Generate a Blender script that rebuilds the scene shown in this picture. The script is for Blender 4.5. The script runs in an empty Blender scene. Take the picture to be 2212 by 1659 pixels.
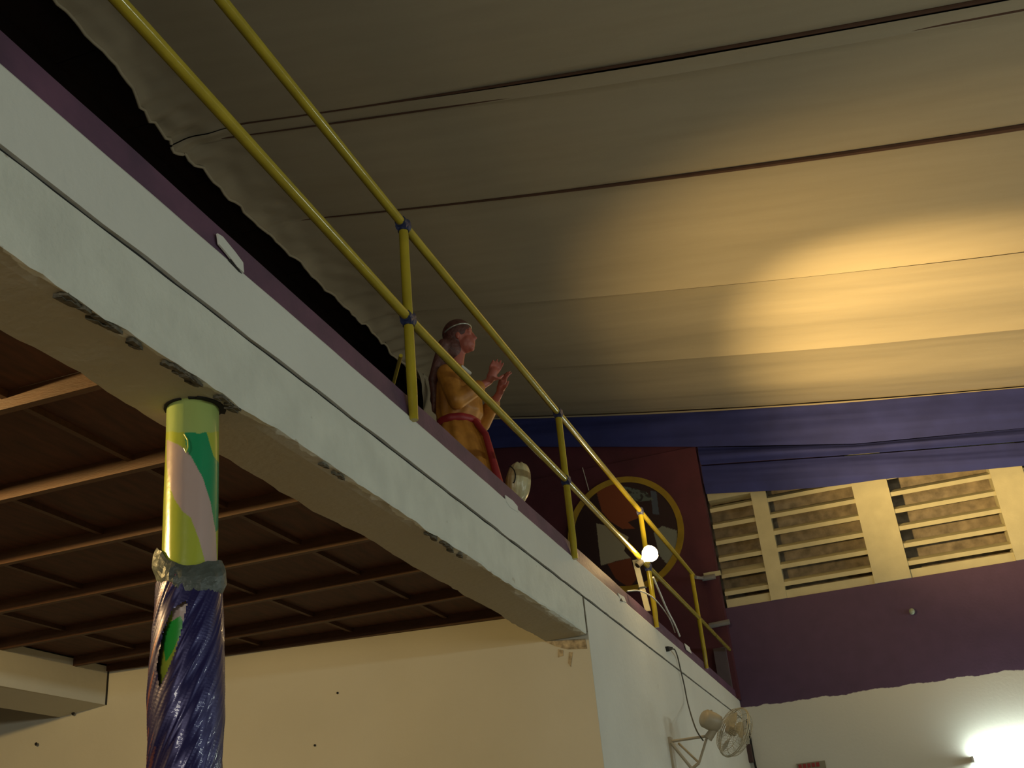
import bpy, math, random
import numpy as np
from mathutils import Matrix, Vector, noise as mnoise

random.seed(7)
S = bpy.context.scene
COL = S.collection
H = 1.5                                   # camera height above the floor
PI = math.pi

# ------------------------------------------------------------------ camera
F = 2306.19
AX = np.array([[0.940987, 0.21684972, 0.25984546],
               [0.32647777, -0.37926048, -0.86577927],
               [-0.08919488, 0.89952081, -0.4276758]])
cam_d = bpy.data.cameras.new('camera'); cam = bpy.data.objects.new('camera', cam_d); COL.objects.link(cam)
cam_d.sensor_width = 36; cam_d.lens = F / 2212 * 36; cam_d.clip_start = 0.05; cam_d.clip_end = 200
M3 = Matrix([list(AX[0]), list(AX[1]), list(AX[2])])
cam.matrix_world = Matrix.Translation((0, 0, H)) @ M3.to_4x4()
S.camera = cam
S.view_settings.view_transform = 'Standard'; S.view_settings.look = 'None'
S.view_settings.exposure = 0.0; S.view_settings.gamma = 1.0; S.view_settings.use_curve_mapping = False

# ------------------------------------------------------------------ world (night outside)
W = bpy.data.worlds.new('night'); S.world = W; W.use_nodes = True
W.node_tree.nodes['Background'].inputs[0].default_value = (0.35, 0.4, 0.5, 1)
W.node_tree.nodes['Background'].inputs[1].default_value = 0.01

# ------------------------------------------------------------------ lights of the room
def aim(o, d):
    o.rotation_euler = Vector(d).to_track_quat('-Z', 'Y').to_euler()
def area(name, loc, d, sx, sy, power, col):
    l = bpy.data.lights.new(name, 'AREA'); l.shape = 'RECTANGLE'; l.size = sx; l.size_y = sy
    l.energy = power; l.color = col
    o = bpy.data.objects.new(name, l); COL.objects.link(o); o.location = (loc[0], loc[1], loc[2] + H); aim(o, d)
    return o
COOL = (0.88, 1.0, 0.93)
WARM = (1.0, 0.66, 0.25)
# fluorescent battens of the hall, on its right wall and behind the camera
for (px_, py_, pz_, e) in ((5.7, 1.0, 1.3, 56), (5.7, 6.0, 1.3, 52), (5.7, 10.5, 1.3, 40)):
    area('hall_tube_light', (px_, py_, pz_), (-1, 0, 0.0), 1.5, 0.14, e, COOL)
area('hall_tube_light', (-0.6, -3.7, 1.25), (-0.25, 1, 0.0), 1.5, 0.25, 74, (1.0, 0.94, 0.80))

# ------------------------------------------------------------------ helpers
def ray(u, v):
    d = np.array([(u - 1106) / F, -(v - 829.5) / F, -1.0])
    return AX @ d
def at(u, v, ax, val):                    # where the sight line through a picture point meets a wall
    r = ray(u, v); return tuple(r * val / r[ax])
def proj(p):
    c = AX.T @ np.array(p, float)
    return 1106 + F * c[0] / -c[2], 829.5 - F * c[1] / -c[2]
def inpoly(x, y, P):
    r = False; j = len(P) - 1
    for i in range(len(P)):
        if (P[i][1] > y) != (P[j][1] > y) and x < (P[j][0] - P[i][0]) * (y - P[i][1]) / (P[j][1] - P[i][1]) + P[i][0]: r = not r
        j = i
    return r
def nz(x, y=0.0, z=0.0): return mnoise.noise(Vector((x, y, z)))

class MB:
    def __init__(s): s.v = []; s.f = []
    def box(s, x0, x1, y0, y1, z0, z1):
        b = len(s.v)
        s.v += [(x0,y0,z0),(x1,y0,z0),(x1,y1,z0),(x0,y1,z0),(x0,y0,z1),(x1,y0,z1),(x1,y1,z1),(x0,y1,z1)]
        s.f += [tuple(b + i for i in q) for q in ((0,3,2,1),(4,5,6,7),(0,1,5,4),(1,2,6,5),(2,3,7,6),(3,0,4,7))]
        return s
    def hexa(s, P):                       # eight corners, same order as box
        b = len(s.v); s.v += [tuple(p) for p in P]
        s.f += [tuple(b + i for i in q) for q in ((0,3,2,1),(4,5,6,7),(0,1,5,4),(1,2,6,5),(2,3,7,6),(3,0,4,7))]
        return s
    def grid(s, rows, close=False, flip=False):
        b = len(s.v); n = len(rows[0])
        for r in rows: s.v += [tuple(p) for p in r]
        for i in range(len(rows) - 1):
            for j in range(n if close else n - 1):
                q = (b+i*n+j, b+i*n+(j+1) % n, b+(i+1)*n+(j+1) % n, b+(i+1)*n+j)
                s.f.append(q[::-1] if flip else q)
        return s
    def cap(s, row, flip=False):
        b = len(s.v); s.v += [tuple(p) for p in row]; f = tuple(range(b, b + len(row)))
        s.f.append(f[::-1] if flip else f); return s
    def tube(s, pts, r, n=12, caps=True):
        pts = [Vector(p) for p in pts]; rr = r if isinstance(r, (list, tuple)) else [r] * len(pts)
        rows = []; up = None
        for i, p in enumerate(pts):
            t = (pts[min(i+1, len(pts)-1)] - pts[max(i-1, 0)]).normalized()
            if up is None: up = t.orthogonal().normalized()
            up = (up - t * up.dot(t)).normalized(); w = t.cross(up)
            rows.append([p + (up * math.cos(a) + w * math.sin(a)) * rr[i] for a in [2*PI*k/n for k in range(n)]])
        s.grid(rows, close=True)
        if caps: s.cap(rows[0], True); s.cap(rows[-1])
        return s
    def lathe(s, c, prof, n=24, axis=(0,0,1)):      # prof: (radius, height along axis)
        a = Vector(axis).normalized(); u = a.orthogonal().normalized(); w = a.cross(u); c = Vector(c)
        rows = [[c + a*h + (u*math.cos(t) + w*math.sin(t))*max(r, 1e-4) for t in [2*PI*k/n for k in range(n)]] for r, h in prof]
        s.grid(rows, close=True); s.cap(rows[0], True); s.cap(rows[-1]); return s
    def ell(s, c, r, n=16, m=10):
        rows = []
        for i in range(m + 1):
            p = -PI/2 + PI*i/m; k = max(math.cos(p), 0.02)
            rows.append([(c[0]+r[0]*k*math.cos(t), c[1]+r[1]*k*math.sin(t), c[2]+r[2]*math.sin(p)) for t in [2*PI*j/n for j in range(n)]])
        s.grid(rows, close=True); s.cap(rows[0], True); s.cap(rows[-1]); return s
    def prism(s, poly, d):                # polygon extruded by vector d
        n = len(poly); b = len(s.v)
        s.v += [tuple(p) for p in poly] + [(p[0]+d[0], p[1]+d[1], p[2]+d[2]) for p in poly]
        s.f += [tuple(range(b, b+n))[::-1], tuple(range(b+n, b+2*n))]
        s.f += [(b+i, b+(i+1) % n, b+n+(i+1) % n, b+n+i) for i in range(n)]
        return s
    def build(s, name, mat, parent=None, smooth=False, colors=None):
        vs = np.array(s.v, float); vs[:, 2] += H
        if parent is not None: o0 = np.array(parent['_o'])
        else:
            lo = vs.min(0); hi = vs.max(0); o0 = np.array([(lo[0]+hi[0])/2, (lo[1]+hi[1])/2, lo[2]])
        me = bpy.data.meshes.new(name); me.from_pydata((vs - o0).tolist(), [], s.f); me.update()
        if colors is not None:
            ca = me.color_attributes.new('paint', 'FLOAT_COLOR', 'POINT')
            ca.data.foreach_set('color', np.array([list(c) + [1.0] for c in colors], dtype=np.float32).ravel())
        if smooth: me.polygons.foreach_set('use_smooth', [True] * len(me.polygons))
        if mat: me.materials.append(mat)
        o = bpy.data.objects.new(name, me); COL.objects.link(o); o['_o'] = [float(q) for q in o0]
        if parent is not None: o.parent = parent
        else: o.location = o0
        return o
def fixn(o):                              # make normals consistent outward
    import bmesh
    bm = bmesh.new(); bm.from_mesh(o.data); bmesh.ops.remove_doubles(bm, verts=bm.verts, dist=1e-5)
    bmesh.ops.recalc_face_normals(bm, faces=bm.faces); bm.to_mesh(o.data); bm.free(); return o
def tag(o, label=None, cat=None, group=None, kind=None):
    if label: o['label'] = label
    if cat: o['category'] = cat
    if group: o['group'] = group
    if kind: o['kind'] = kind
    return o
def thing(name, label, cat, loc, group=None):
    o = bpy.data.objects.new(name, None); COL.objects.link(o); o.empty_display_size = 0.1
    o.location = (loc[0], loc[1], loc[2] + H); o['_o'] = [loc[0], loc[1], loc[2] + H]
    return tag(o, label, cat, group)
def struct(o, label=None, cat=None): return tag(o, label, cat, None, 'structure')
def BX(*a): return MB().box(*a)

# ------------------------------------------------------------------ materials
def mat(name, col, rough=0.7, metal=0.0, var=0.12, scale=6.0, bump=0.0, bscale=40.0, col2=None, lo=0.45, hi=0.62,
        stain=None, coat=0.0, stretch=None, spec=0.5, trans=0.0):
    m = bpy.data.materials.new(name); m.use_nodes = True; nt = m.node_tree; N = nt.nodes; L = nt.links
    b = N['Principled BSDF']; b.inputs['Roughness'].default_value = rough; b.inputs['Metallic'].default_value = metal
    b.inputs['Coat Weight'].default_value = coat; b.inputs['Specular IOR Level'].default_value = spec
    tc = N.new('ShaderNodeNewGeometry'); pos = tc.outputs['Position']
    if stretch:
        mp = N.new('ShaderNodeMapping'); mp.inputs['Scale'].default_value = stretch; L.new(pos, mp.inputs[0]); pos = mp.outputs[0]
    n = N.new('ShaderNodeTexNoise'); n.inputs['Scale'].default_value = scale; n.inputs['Detail'].default_value = 6
    L.new(pos, n.inputs['Vector'])
    r = N.new('ShaderNodeValToRGB'); r.color_ramp.elements[0].position = 0.3; r.color_ramp.elements[1].position = 0.7
    r.color_ramp.elements[0].color = (*[c * (1 - var) for c in col], 1)
    r.color_ramp.elements[1].color = (*[min(1, c * (1 + var)) for c in (col2 or col)], 1)
    L.new(n.outputs['Fac'], r.inputs[0]); out = r.outputs[0]
    if stain:                             # (colour, scale, threshold)
        n2 = N.new('ShaderNodeTexNoise'); n2.inputs['Scale'].default_value = stain[1]; n2.inputs['Detail'].default_value = 8
        n2.inputs['Roughness'].default_value = 0.65; L.new(pos, n2.inputs['Vector'])
        r2 = N.new('ShaderNodeValToRGB'); r2.color_ramp.elements[0].position = stain[2]; r2.color_ramp.elements[1].position = stain[2] + 0.05
        L.new(n2.outputs['Fac'], r2.inputs[0])
        mx = N.new('ShaderNodeMix'); mx.data_type = 'RGBA'; L.new(r2.outputs[0], mx.inputs[0]); L.new(out, mx.inputs[6])
        mx.inputs[7].default_value = (*stain[0], 1); out = mx.outputs[2]
    L.new(out, b.inputs['Base Color'])
    if bump:
        n3 = N.new('ShaderNodeTexNoise'); n3.inputs['Scale'].default_value = bscale; n3.inputs['Detail'].default_value = 5
        L.new(pos, n3.inputs['Vector']); bu = N.new('ShaderNodeBump'); bu.inputs['Strength'].default_value = bump
        bu.inputs['Distance'].default_value = 0.01; L.new(n3.outputs['Fac'], bu.inputs['Height']); L.new(bu.outputs[0], b.inputs['Normal'])
    return m
def split_mat(name, low, high, z, axis=2, amp=0.05, nscale=4.0, rough=0.7, bump=0.15, soft=0.004, stain=None):
    """two paints meeting along a wavering brush line at height z (world axis)"""
    m = mat(name, high, rough=rough, var=0.08, bump=bump, bscale=30); nt = m.node_tree; N = nt.nodes; L = nt.links
    b = N['Principled BSDF']; src = b.inputs['Base Color'].links[0].from_socket
    g = N.new('ShaderNodeNewGeometry'); sp = N.new('ShaderNodeSeparateXYZ'); L.new(g.outputs['Position'], sp.inputs[0])
    n = N.new('ShaderNodeTexNoise'); n.inputs['Scale'].default_value = nscale; n.inputs['Detail'].default_value = 7; L.new(g.outputs['Position'], n.inputs['Vector'])
    a = N.new('ShaderNodeMath'); a.operation = 'MULTIPLY_ADD'; a.inputs[1].default_value = amp; L.new(n.outputs['Fac'], a.inputs[0]); L.new(sp.outputs[axis], a.inputs[2])
    mr = N.new('ShaderNodeMapRange'); mr.inputs[1].default_value = z + amp/2 - soft; mr.inputs[2].default_value = z + amp/2 + soft
    L.new(a.outputs[0], mr.inputs[0])
    mx = N.new('ShaderNodeMix'); mx.data_type = 'RGBA'; L.new(mr.outputs[0], mx.inputs[0]); mx.inputs[6].default_value = (*low, 1)
    L.new(src, mx.inputs[7]); L.new(mx.outputs[2], b.inputs['Base Color']); return m
def paint_mat(name, rough=0.4, coat=0.0, bump=0.0):
    m = bpy.data.materials.new(name); m.use_nodes = True; nt = m.node_tree; b = nt.nodes['Principled BSDF']
    a = nt.nodes.new('ShaderNodeVertexColor'); a.layer_name = 'paint'
    nt.links.new(a.outputs[0], b.inputs['Base Color']); b.inputs['Roughness'].default_value = rough; b.inputs['Coat Weight'].default_value = coat
    if bump:
        n = nt.nodes.new('ShaderNodeTexNoise'); n.inputs['Scale'].default_value = 12; n.inputs['Detail'].default_value = 4
        g = nt.nodes.new('ShaderNodeNewGeometry'); nt.links.new(g.outputs['Position'], n.inputs['Vector'])
        u = nt.nodes.new('ShaderNodeBump'); u.inputs['Strength'].default_value = bump; u.inputs['Distance'].default_value = 0.01
        nt.links.new(n.outputs['Fac'], u.inputs['Height']); nt.links.new(u.outputs[0], b.inputs['Normal'])
    return m
def emit(name, col, st):
    m = bpy.data.materials.new(name); m.use_nodes = True; b = m.node_tree.nodes['Principled BSDF']
    b.inputs['Emission Color'].default_value = (*col, 1); b.inputs['Emission Strength'].default_value = st
    b.inputs['Base Color'].default_value = (0.9, 0.9, 0.9, 1); return m

WHITE = mat('white_plaster', (0.62, 0.64, 0.60), 0.75, var=0.05, scale=1.6, bump=0.25, bscale=18, stain=((0.30, 0.31, 0.27), 5, 0.70))
CREAM = mat('cream_plaster', (0.50, 0.49, 0.41), 0.8, var=0.05, scale=1.2, bump=0.2, bscale=14, stain=((0.30, 0.24, 0.16), 7, 0.75))
CONC = mat('raw_concrete', (0.30, 0.29, 0.23), 0.9, var=0.14, scale=7, bump=0.7, bscale=30)
PURP = mat('purple_paint', (0.080, 0.040, 0.090), 0.6, var=0.2, scale=5, bump=0.2, col2=(0.105, 0.045, 0.09))
FABR = mat('cream_fabric', (0.37, 0.325, 0.235), 0.85, var=0.04, scale=2, bump=0.12, bscale=9, stretch=(0.5, 4, 1), spec=0.2)
BLUEF = mat('blue_fabric', (0.026, 0.034, 0.17), 0.8, var=0.15, scale=3, spec=0.4)
REDP = mat('maroon_paint', (0.075, 0.014, 0.028), 0.7, var=0.15, scale=3, bump=0.15)
DARKV = mat('dark_boards', (0.014, 0.006, 0.005), 0.9, var=0.3, scale=2)
PLY = mat('dark_plywood', (0.055, 0.016, 0.007), 0.75, var=0.35, scale=5, bump=0.1, stretch=(6, 1, 1))
JOIST = mat('brown_timber', (0.065, 0.027, 0.011), 0.65, var=0.2, scale=8, bump=0.15, stretch=(1, 6, 6))
YEL = mat('yellow_enamel', (0.36, 0.29, 0.02), 0.16, var=0.12, scale=9, bump=0.08, bscale=30, coat=0.3)
TAPE = mat('blue_tape', (0.02, 0.03, 0.09), 0.4, var=0.2)
LOUV = mat('cream_louvre', (0.50, 0.47, 0.31), 0.75, var=0.08, scale=5, bump=0.15)
BRICK = mat('outer_brick', (0.24, 0.20, 0.14), 0.9, var=0.35, scale=9, bump=0.3)
GREY = mat('grey_metal', (0.22, 0.22, 0.23), 0.6, var=0.1)
BLACK = mat('black_gap', (0.012, 0.012, 0.012), 0.9)
BEIGE = mat('aged_plastic', (0.34, 0.29, 0.20), 0.45, var=0.1)
FLOORM = mat('floor_tiles', (0.30, 0.27, 0.23), 0.5, var=0.1)
GOLD = mat('ochre_robe', (0.40, 0.15, 0.018), 0.5, var=0.25, scale=10, bump=0.2, bscale=18, col2=(0.46, 0.20, 0.03))
SKIN = mat('painted_skin', (0.42, 0.12, 0.085), 0.45, var=0.1)
HAIR = mat('brown_hair', (0.10, 0.035, 0.028), 0.5, var=0.3, scale=30, bump=0.5, bscale=60)
REDC = mat('red_sash', (0.30, 0.02, 0.025), 0.5, var=0.1)
DUCT = mat('grey_duct_tape', (0.065, 0.08, 0.073), 0.45, metal=0.1, var=0.2, scale=25, bump=0.4, bscale=40)
WIREW = mat('white_wire', (0.6, 0.6, 0.55), 0.4)
WIREB = mat('dark_wire', (0.06, 0.055, 0.04), 0.6)

XF = -1.6525                              # face of the gallery edge
ZS, ZJ, ZT, ZP = 1.42, 1.668, 1.897, 2.0  # soffit, joint, ledge, top of purple curb
YE, YF = 6.6, 14.0                        # end wall under the gallery, far wall

# ================================================================== THE SETTING
struct(BX(-7, 6, -4.2, 14.3, -1.6, -1.5).build('floor', FLOORM))
# right and back wall of the hall
struct(BX(6, 6.15, -4.2, 14.3, -1.5, 6.2).build('wall_right', WHITE))
struct(BX(-7, 6, -4.35, -4.2, -1.5, 6.9).build('wall_back', WHITE))
# far wall: white below, purple above, opening for the louvres
far_m = split_mat('far_wall_paint', (0.60, 0.60, 0.54), (0.070, 0.036, 0.090), 1.80 + H, amp=0.10, nscale=5)
wf = MB(); wf.box(-7, 6, YF, YF + 0.25, -1.5, 3.06); wf.box(-7, 6, YF, YF + 0.25, 4.78, 7.0)
wf.box(-7, -1.75, YF, YF + 0.25, 3.06, 4.78)
wall_far = struct(wf.build('wall_far', far_m))
# side wall below / beyond the gallery beam
side_m = WHITE
ws = MB(); ny = 30
def jit(y, k): return 0.006 * nz(y * 3.1, k) + 0.003 * nz(y * 11, k)
ws.box(XF - 0.22, XF, YE + 0.045, YF, -1.5, ZJ - 0.006)
wall_side = struct(ws.build('wall_left', side_m))
# end wall under the gallery (slightly out of square)
def yend(x): return 6.64 + 0.11 * (x - XF)
we = MB(); we.hexa([(-7, yend(-7), -1.5), (XF - 0.001, yend(XF), -1.5), (XF - 0.001, yend(XF) + 0.01, -1.5), (-7, yend(-7) + 0.2, -1.5),
                    (-7, yend(-7), 1.68), (XF - 0.001, yend(XF), 1.66), (XF - 0.001, yend(XF) + 0.01, 1.66), (-7, yend(-7) + 0.2, 1.68)])
wall_end = struct(we.build('wall_end', CREAM))
struct(BX(-7.15, -7, -4.2, 14.3, -1.5, 6.9).build('wall_gallery_side', DARKV))
# gallery back wall (dark boards) and dark roof boards behind the fabric edge
gb = struct(BX(-5.75, -5.6, -4.2, 13.9, ZT, 6.9).build('wall_gallery_back', DARKV))
roof = MB()
for i in range(19):
    y0 = -4.2 + i
    if y0 >= 14: break
    roof.box(-7, 6.1, y0, min(y0 + 0.985, 14.2), 6.95, 7.0)
struct(roof.build('roof', DARKV))

# gallery beam with ragged plaster edges
ys = np.arange(-4.2, YE + 0.001, 0.045)
def paint_edge(): pass
beam = MB(); rows = []
for y in ys:
    a = 0.014 * nz(y * 2.7, 1.3) + 0.010 * nz(y * 9, 4.1) + 0.005 * nz(y * 21, 2)
    b = 0.018 * nz(y * 2.1, 7.3) + 0.013 * nz(y * 8, 9.1) + 0.006 * nz(y * 20, 2)
    c = 0.004 * nz(y * 6, 3.3)
    rows.append([(XF - 0.285, y, 1.66), (XF - 0.275 + b, y, ZS), (XF - 0.20, y, ZS + c), (XF - 0.10, y, ZS + c), (XF - 0.05, y, ZS + c * .5), (XF - 0.02, y, ZS + .003),
                 (XF - 0.004, y, ZS + 0.003 + a), (XF, y, ZS + 0.014 + a), (XF, y, ZS + 0.08), (XF, y, ZJ - 0.02), (XF, y, ZJ - 0.006 + 0.003 * nz(y * 7)), (XF - 0.05, y, ZJ - 0.008)])
beam.grid(rows, flip=False); beam.cap(rows[0]); beam.cap(rows[-1], True)
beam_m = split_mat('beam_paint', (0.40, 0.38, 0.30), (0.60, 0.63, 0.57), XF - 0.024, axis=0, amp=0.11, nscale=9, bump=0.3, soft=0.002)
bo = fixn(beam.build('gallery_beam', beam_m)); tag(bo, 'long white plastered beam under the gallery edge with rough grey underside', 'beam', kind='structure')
# slab strip above the joint, runs to the far wall
sl = MB(); rows = []
for y in np.arange(-4.2, YF + 0.001, 0.09):
    d = 0.007 * nz(y * 4, 8) + 0.004 * nz(y * 11, 3)
    rows.append([(XF - 3.9, y, ZJ + 0.02), (XF - 0.06, y, ZJ + 0.006), (XF + 0.004, y, ZJ + 0.008 + d), (XF + 0.004, y, ZJ + 0.03), (XF + 0.004, y, ZT - 0.01),
                 (XF - 0.002, y, ZT + 0.3 * d), (XF - 0.06, y, ZT), (XF - 3.9, y, ZT)])
sl.grid(rows); sl.cap(rows[0]); sl.cap(rows[-1], True)
so = fixn(sl.build('gallery_slab', WHITE)); tag(so, 'white edge strip of the gallery floor above the dark joint', 'slab', kind='structure')
struct(BX(XF - 0.20, XF - 0.008, -4.2, YF, ZJ - 0.012, ZJ + 0.012).build('trim_1', BLACK))      # shadow joint filler, recessed
# vertical joint between beam and wall, with crumbling mortar
vj = MB()
for k in range(12):
    z = ZS + 0.02 + k * 0.0205
    vj.box(XF - 0.02, XF + 0.0015, YE + 0.003 + 0.012 * nz(z * 14), YE + 0.022 + 0.012 * nz(z * 14 + 4), z, z + 0.0205)
struct(vj.build('trim_2', mat('crumbled_mortar', (0.10, 0.085, 0.06), 0.95, var=0.4, scale=40)))
# purple curb
cu = MB(); rows = []
for y in np.arange(-4.2, YF - 0.19, 0.12):
    t = ZP + 0.004 * nz(y * 2.2, 5)
    rows.append([(XF - 0.004, y, ZT - 0.002), (XF - 0.010, y, t), (XF - 0.11, y, t), (XF - 0.11, y, ZT - 0.002)])
cu.grid(rows, close=True); cu.cap(rows[0]); cu.cap(rows[-1], True)
curb = fixn(cu.build('gallery_curb', PURP)); tag(curb, 'low purple painted curb along the gallery edge behind the yellow posts', 'curb', kind='structure')
def chip(pts, name='plaster_chip', m=WHITE, t=0.006, par=curb):
    P = [at(u, v, 0, XF + 0.001) for u, v in pts]
    return fixn(MB().prism(P, (t, 0, 0)).build(name, m, par))
chip([(467, 505), (478, 512), (505, 545), (522, 568), (524, 590), (510, 578), (487, 548), (470, 528)])
chip([(1090, 1070), (1106, 1082), (1116, 1094), (1117, 1107), (1100, 1096), (1092, 1084)])
chip([(1333, 1281), (1347, 1290), (1352, 1302), (1340, 1296)])
chip([(1478, 1390), (1488, 1398), (1493, 1412), (1482, 1404)])
chip([(727, 776), (770, 802), (806, 857), (797, 853), (765, 815)], 'crack', BLACK, 0.0012, so)
chip([(497, 560), (521, 592), (514, 588), (490, 563)], 'crack', BLACK, 0.0045)
chip([(1340, 1292), (1344, 1300), (1338, 1298)], 'crack', BLACK, 0.007)
random.seed(3)
PEEL = mat('peeling_plaster', (0.10, 0.09, 0.065), 0.95, var=0.5, scale=60)
pb_ = MB()
for (u0, v0, u1, v1, n_) in ((150, 630, 260, 700, 16), (365, 770, 440, 825, 18), (470, 858, 520, 880, 6), (930, 1150, 1010, 1190, 12), (700, 990, 760, 1020, 5), (240, 690, 320, 745, 8)):
    for q in range(n_):
        s_ = random.random(); p = at(u0 + (u1 - u0) * s_, v0 + (v1 - v0) * s_, 0, XF)
        x = XF - 0.012 - 0.02 * random.random() ** 2; y = p[1]; a = 0.010 + 0.014 * random.random(); c = random.uniform(-0.5, 0.5)
        pb_.prism([(x - a * .5, y - a, ZS - 0.001), (x + a * .4, y - a * .3 + c * a, ZS - 0.001), (x + a * .2, y + a * 1.3, ZS - 0.001), (x - a * .3, y + a * .5, ZS - 0.001)], (0.0, 0.0, -0.007 - 0.006 * random.random()))
pl_ = fixn(pb_.build('plaster_crumbs', PEEL, bo)); pl_['kind'] = 'stuff'
# patches knocked into the plaster of the end wall near the beam
# timber ceiling under the gallery
cw = thing('ceiling', None, None, (-3.4, 3, 1.6)); cw['kind'] = 'structure'
JY = [2.58 + 0.665 * k for k in range(-10, 6)]; BXs = [-2.56 - 0.655 * k for k in range(0, 4)]
ZJB, ZPA = 1.61, 1.672
for y in JY:
    MB().box(-5.0, XF - 0.27, y, y + 0.032, ZJB, ZPA + 0.01).build('joist', JOIST, cw)
for x in BXs:
    for a, b_ in zip(JY[:-1], JY[1:]): 
        if b_ > -1: MB().box(x - 0.012, x + 0.012, a + 0.032, b_, ZPA - 0.022, ZPA + 0.005).build('batten', JOIST, cw)
    MB().box(x - 0.012, x + 0.012, JY[-1] + 0.032, yend(x), ZPA - 0.022, ZPA + 0.005).build('batten', JOIST, cw)
xe = [XF - 0.26] + BXs + [-5.02]
pm = {}
for i in range(len(xe) - 1):
    for j in range(len(JY)):
        y0 = JY[j]; y1 = JY[j + 1] if j + 1 < len(JY) else yend(xe[i]) + 0.02
        d = 0.004 * random.random()
        MB().box(xe[i + 1] + 0.003, xe[i] - 0.003, y0 + 0.003, y1 - 0.003, ZPA + d, ZPA + 0.012 + d).build('panel', PLY, cw)
# cornice strip where the timber meets the end wall
MB().hexa([(-5.0, yend(-5) - 0.03, 1.625), (XF - 0.28, yend(XF - .28) - 0.03, 1.60), (XF - 0.28, yend(XF - .28), 1.60), (-5.0, yend(-5), 1.625),
           (-5.0, yend(-5) - 0.03, 1.675), (XF - 0.28, yend(XF - .28) - 0.03, 1.675), (XF - 0.28, yend(XF - .28), 1.675), (-5.0, yend(-5), 1.675)]).build('cornice', JOIST, cw)
# second beam further under the gallery
lb = MB(); lb.hexa([(-5.35, -4.2, 1.40), (-5.0, -4.2, 1.40), (-5.0, yend(-5), 1.40), (-5.35, yend(-5.35), 1.36),
                    (-5.35, -4.2, 1.66), (-5.0, -4.2, 1.66), (-5.0, yend(-5), 1.66), (-5.35, yend(-5.35), 1.66)])
tag(lb.build('cross_beam', CREAM), 'cream beam far under the gallery at the left edge', 'beam', kind='structure')
struct(BX(-5.004, -4.998, yend(-5) - 0.018, yend(-5) + 0.01, 1.40, 1.66).build('trim_3', BLACK))
struct(BX(-7, -5.35, -4.2, 6.3, 1.66, 1.68).build('ceiling', DARKV))

# maroon wall block at the gallery's far end
struct(BX(-5.6, -1.625, 13.8, YF, ZT, 5.26).build('wall_gallery_end', REDP))
struct(BX(-5.6, -1.62, 13.84, YF, 5.26, 6.3).build('wall_gallery_end', REDP))

# ------------------------------------------------------------------ fabric ceiling
c2 = (5.371973e-03, -1.57239432e-01, 5.49915504)
def zc(x):
    if x > 5: x = 5 + (x - 5) * 0.3
    return c2[0] * x * x + c2[1] * x + c2[2]
fold = [-4.1, -2.2, -0.3, 1.55, 3.3, 4.9, 6.47, 6.63, 8.06, 10.2, 12.02, 13.74]
cf = thing('ceiling', None, None, (0, 5, 5)); cf['kind'] = 'structure'
for k in range(len(fold) - 1):
    y0, y1 = fold[k], fold[k + 1]; w = y1 - y0
    sag = 0.0 if w < 0.3 else 0.05
    rows = []; ds = [0, .008, .016, .026, .04, .06, .085]
    tl = [d / w for d in ds if d < w / 2]; tl += list(np.arange(0.12, w - 0.11, 0.045) / w) + [1 - t for t in reversed(tl)]
    for t in tl:
        y = y0 + w * t; row = []
        s = 4 * (t ** 1.25) * (1 - t ** 1.25)
        for j in range(111):
            x = -4.85 + 10.9 * (j / 110) ** 1.25
            z = zc(x) - sag * s * (1 + 0.25 * nz(x * 0.35, k))
            wd = 0.010 + 0.018 * min(1, max(0, (x + 3.5) / 6))
            LD = {8.06: 0.08, 10.2: 0.24, 12.02: 0.16, 6.47: 0.07, 6.63: 0.07, 13.74: 0.0}; rt = min(1, max(0.2, (x + 4) / 3.6))
            l0 = LD.get(y0, 0.05); l1 = LD.get(y1, 0.05)
            z += 0.02 + rt * (l0 * (1 - t) + l1 * t - l1 * math.exp(-(1 - t) * w / 0.22) - l0 * math.exp(-t * w / 0.20))
            z += 0.018 * math.sin(t * w * 6.5 + x * 0.12 + k) * rt * math.sin(PI * t)
            z += 0.010 * nz(x * 0.5, y * 3.2, k) + 0.006 * nz(x * 0.8, y * 9)
            e = max(0.0, (-4.15 - x) / 0.7)
            if e > 0:
                z += 0.05 * e * math.exp(-((y - 6.3) / 0.5) ** 2) * math.sin(y * 26 + x * 3) - 0.04 * e * abs(nz(y * 3.5, 3)) * 2 + 0.035 * e * nz(x * 5, y * 5, 2) - 0.10 * e ** 3
            xx = x + 0.22 * max(0, min(1, (6.2 - y))) * min(1, max(0.0, (-3.6 - x) / 1.2)) + (0.08 * e * nz(y * 1.3, 11) + 0.03 * e * nz(y * 5, 12) if e > 0 else 0)
            row.append((xx, y, z))
        rows.append(row)
    MB().grid(rows).build('fabric_panel', FABR, cf, smooth=True)
    MB().tube([(r[0][0] + 0.012 * nz(r[0][1] * 9), r[0][1], r[0][2] - 0.012) for r in rows[::2]], [0.014 + 0.008 * abs(nz(r[0][1] * 6, 5)) for r in rows[::2]], 8).build('hem', FABR, cf, smooth=True)
# hem cords at the folds seen as dark seams
SEAM = mat('seam_batten', (0.085, 0.04, 0.022), 0.85)
for y in fold[6:-1]:
    xs = np.linspace(-4.6, 6, 40)
    lip = {8.06: 0.0, 10.2: -0.1, 12.02: -0.1}.get(y, 0.0)
    P = [(x, y - 0.012, zc(x) + 0.012 - lip) for x in xs]
    rr = [0.006 + (0.024 if y == 8.06 else 0.013) * min(1, max(0, (x + 4) / 6)) for x in xs]
    MB().tube(P, rr, 8).build('batten', SEAM, cf)
P = [(x, fold[-1] + 0.005, zc(x) - 0.005) for x in np.linspace(-4.8, 6, 40)]
MB().tube(P, 0.014, 8).build('hem', FABR, cf, smooth=True)
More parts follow.
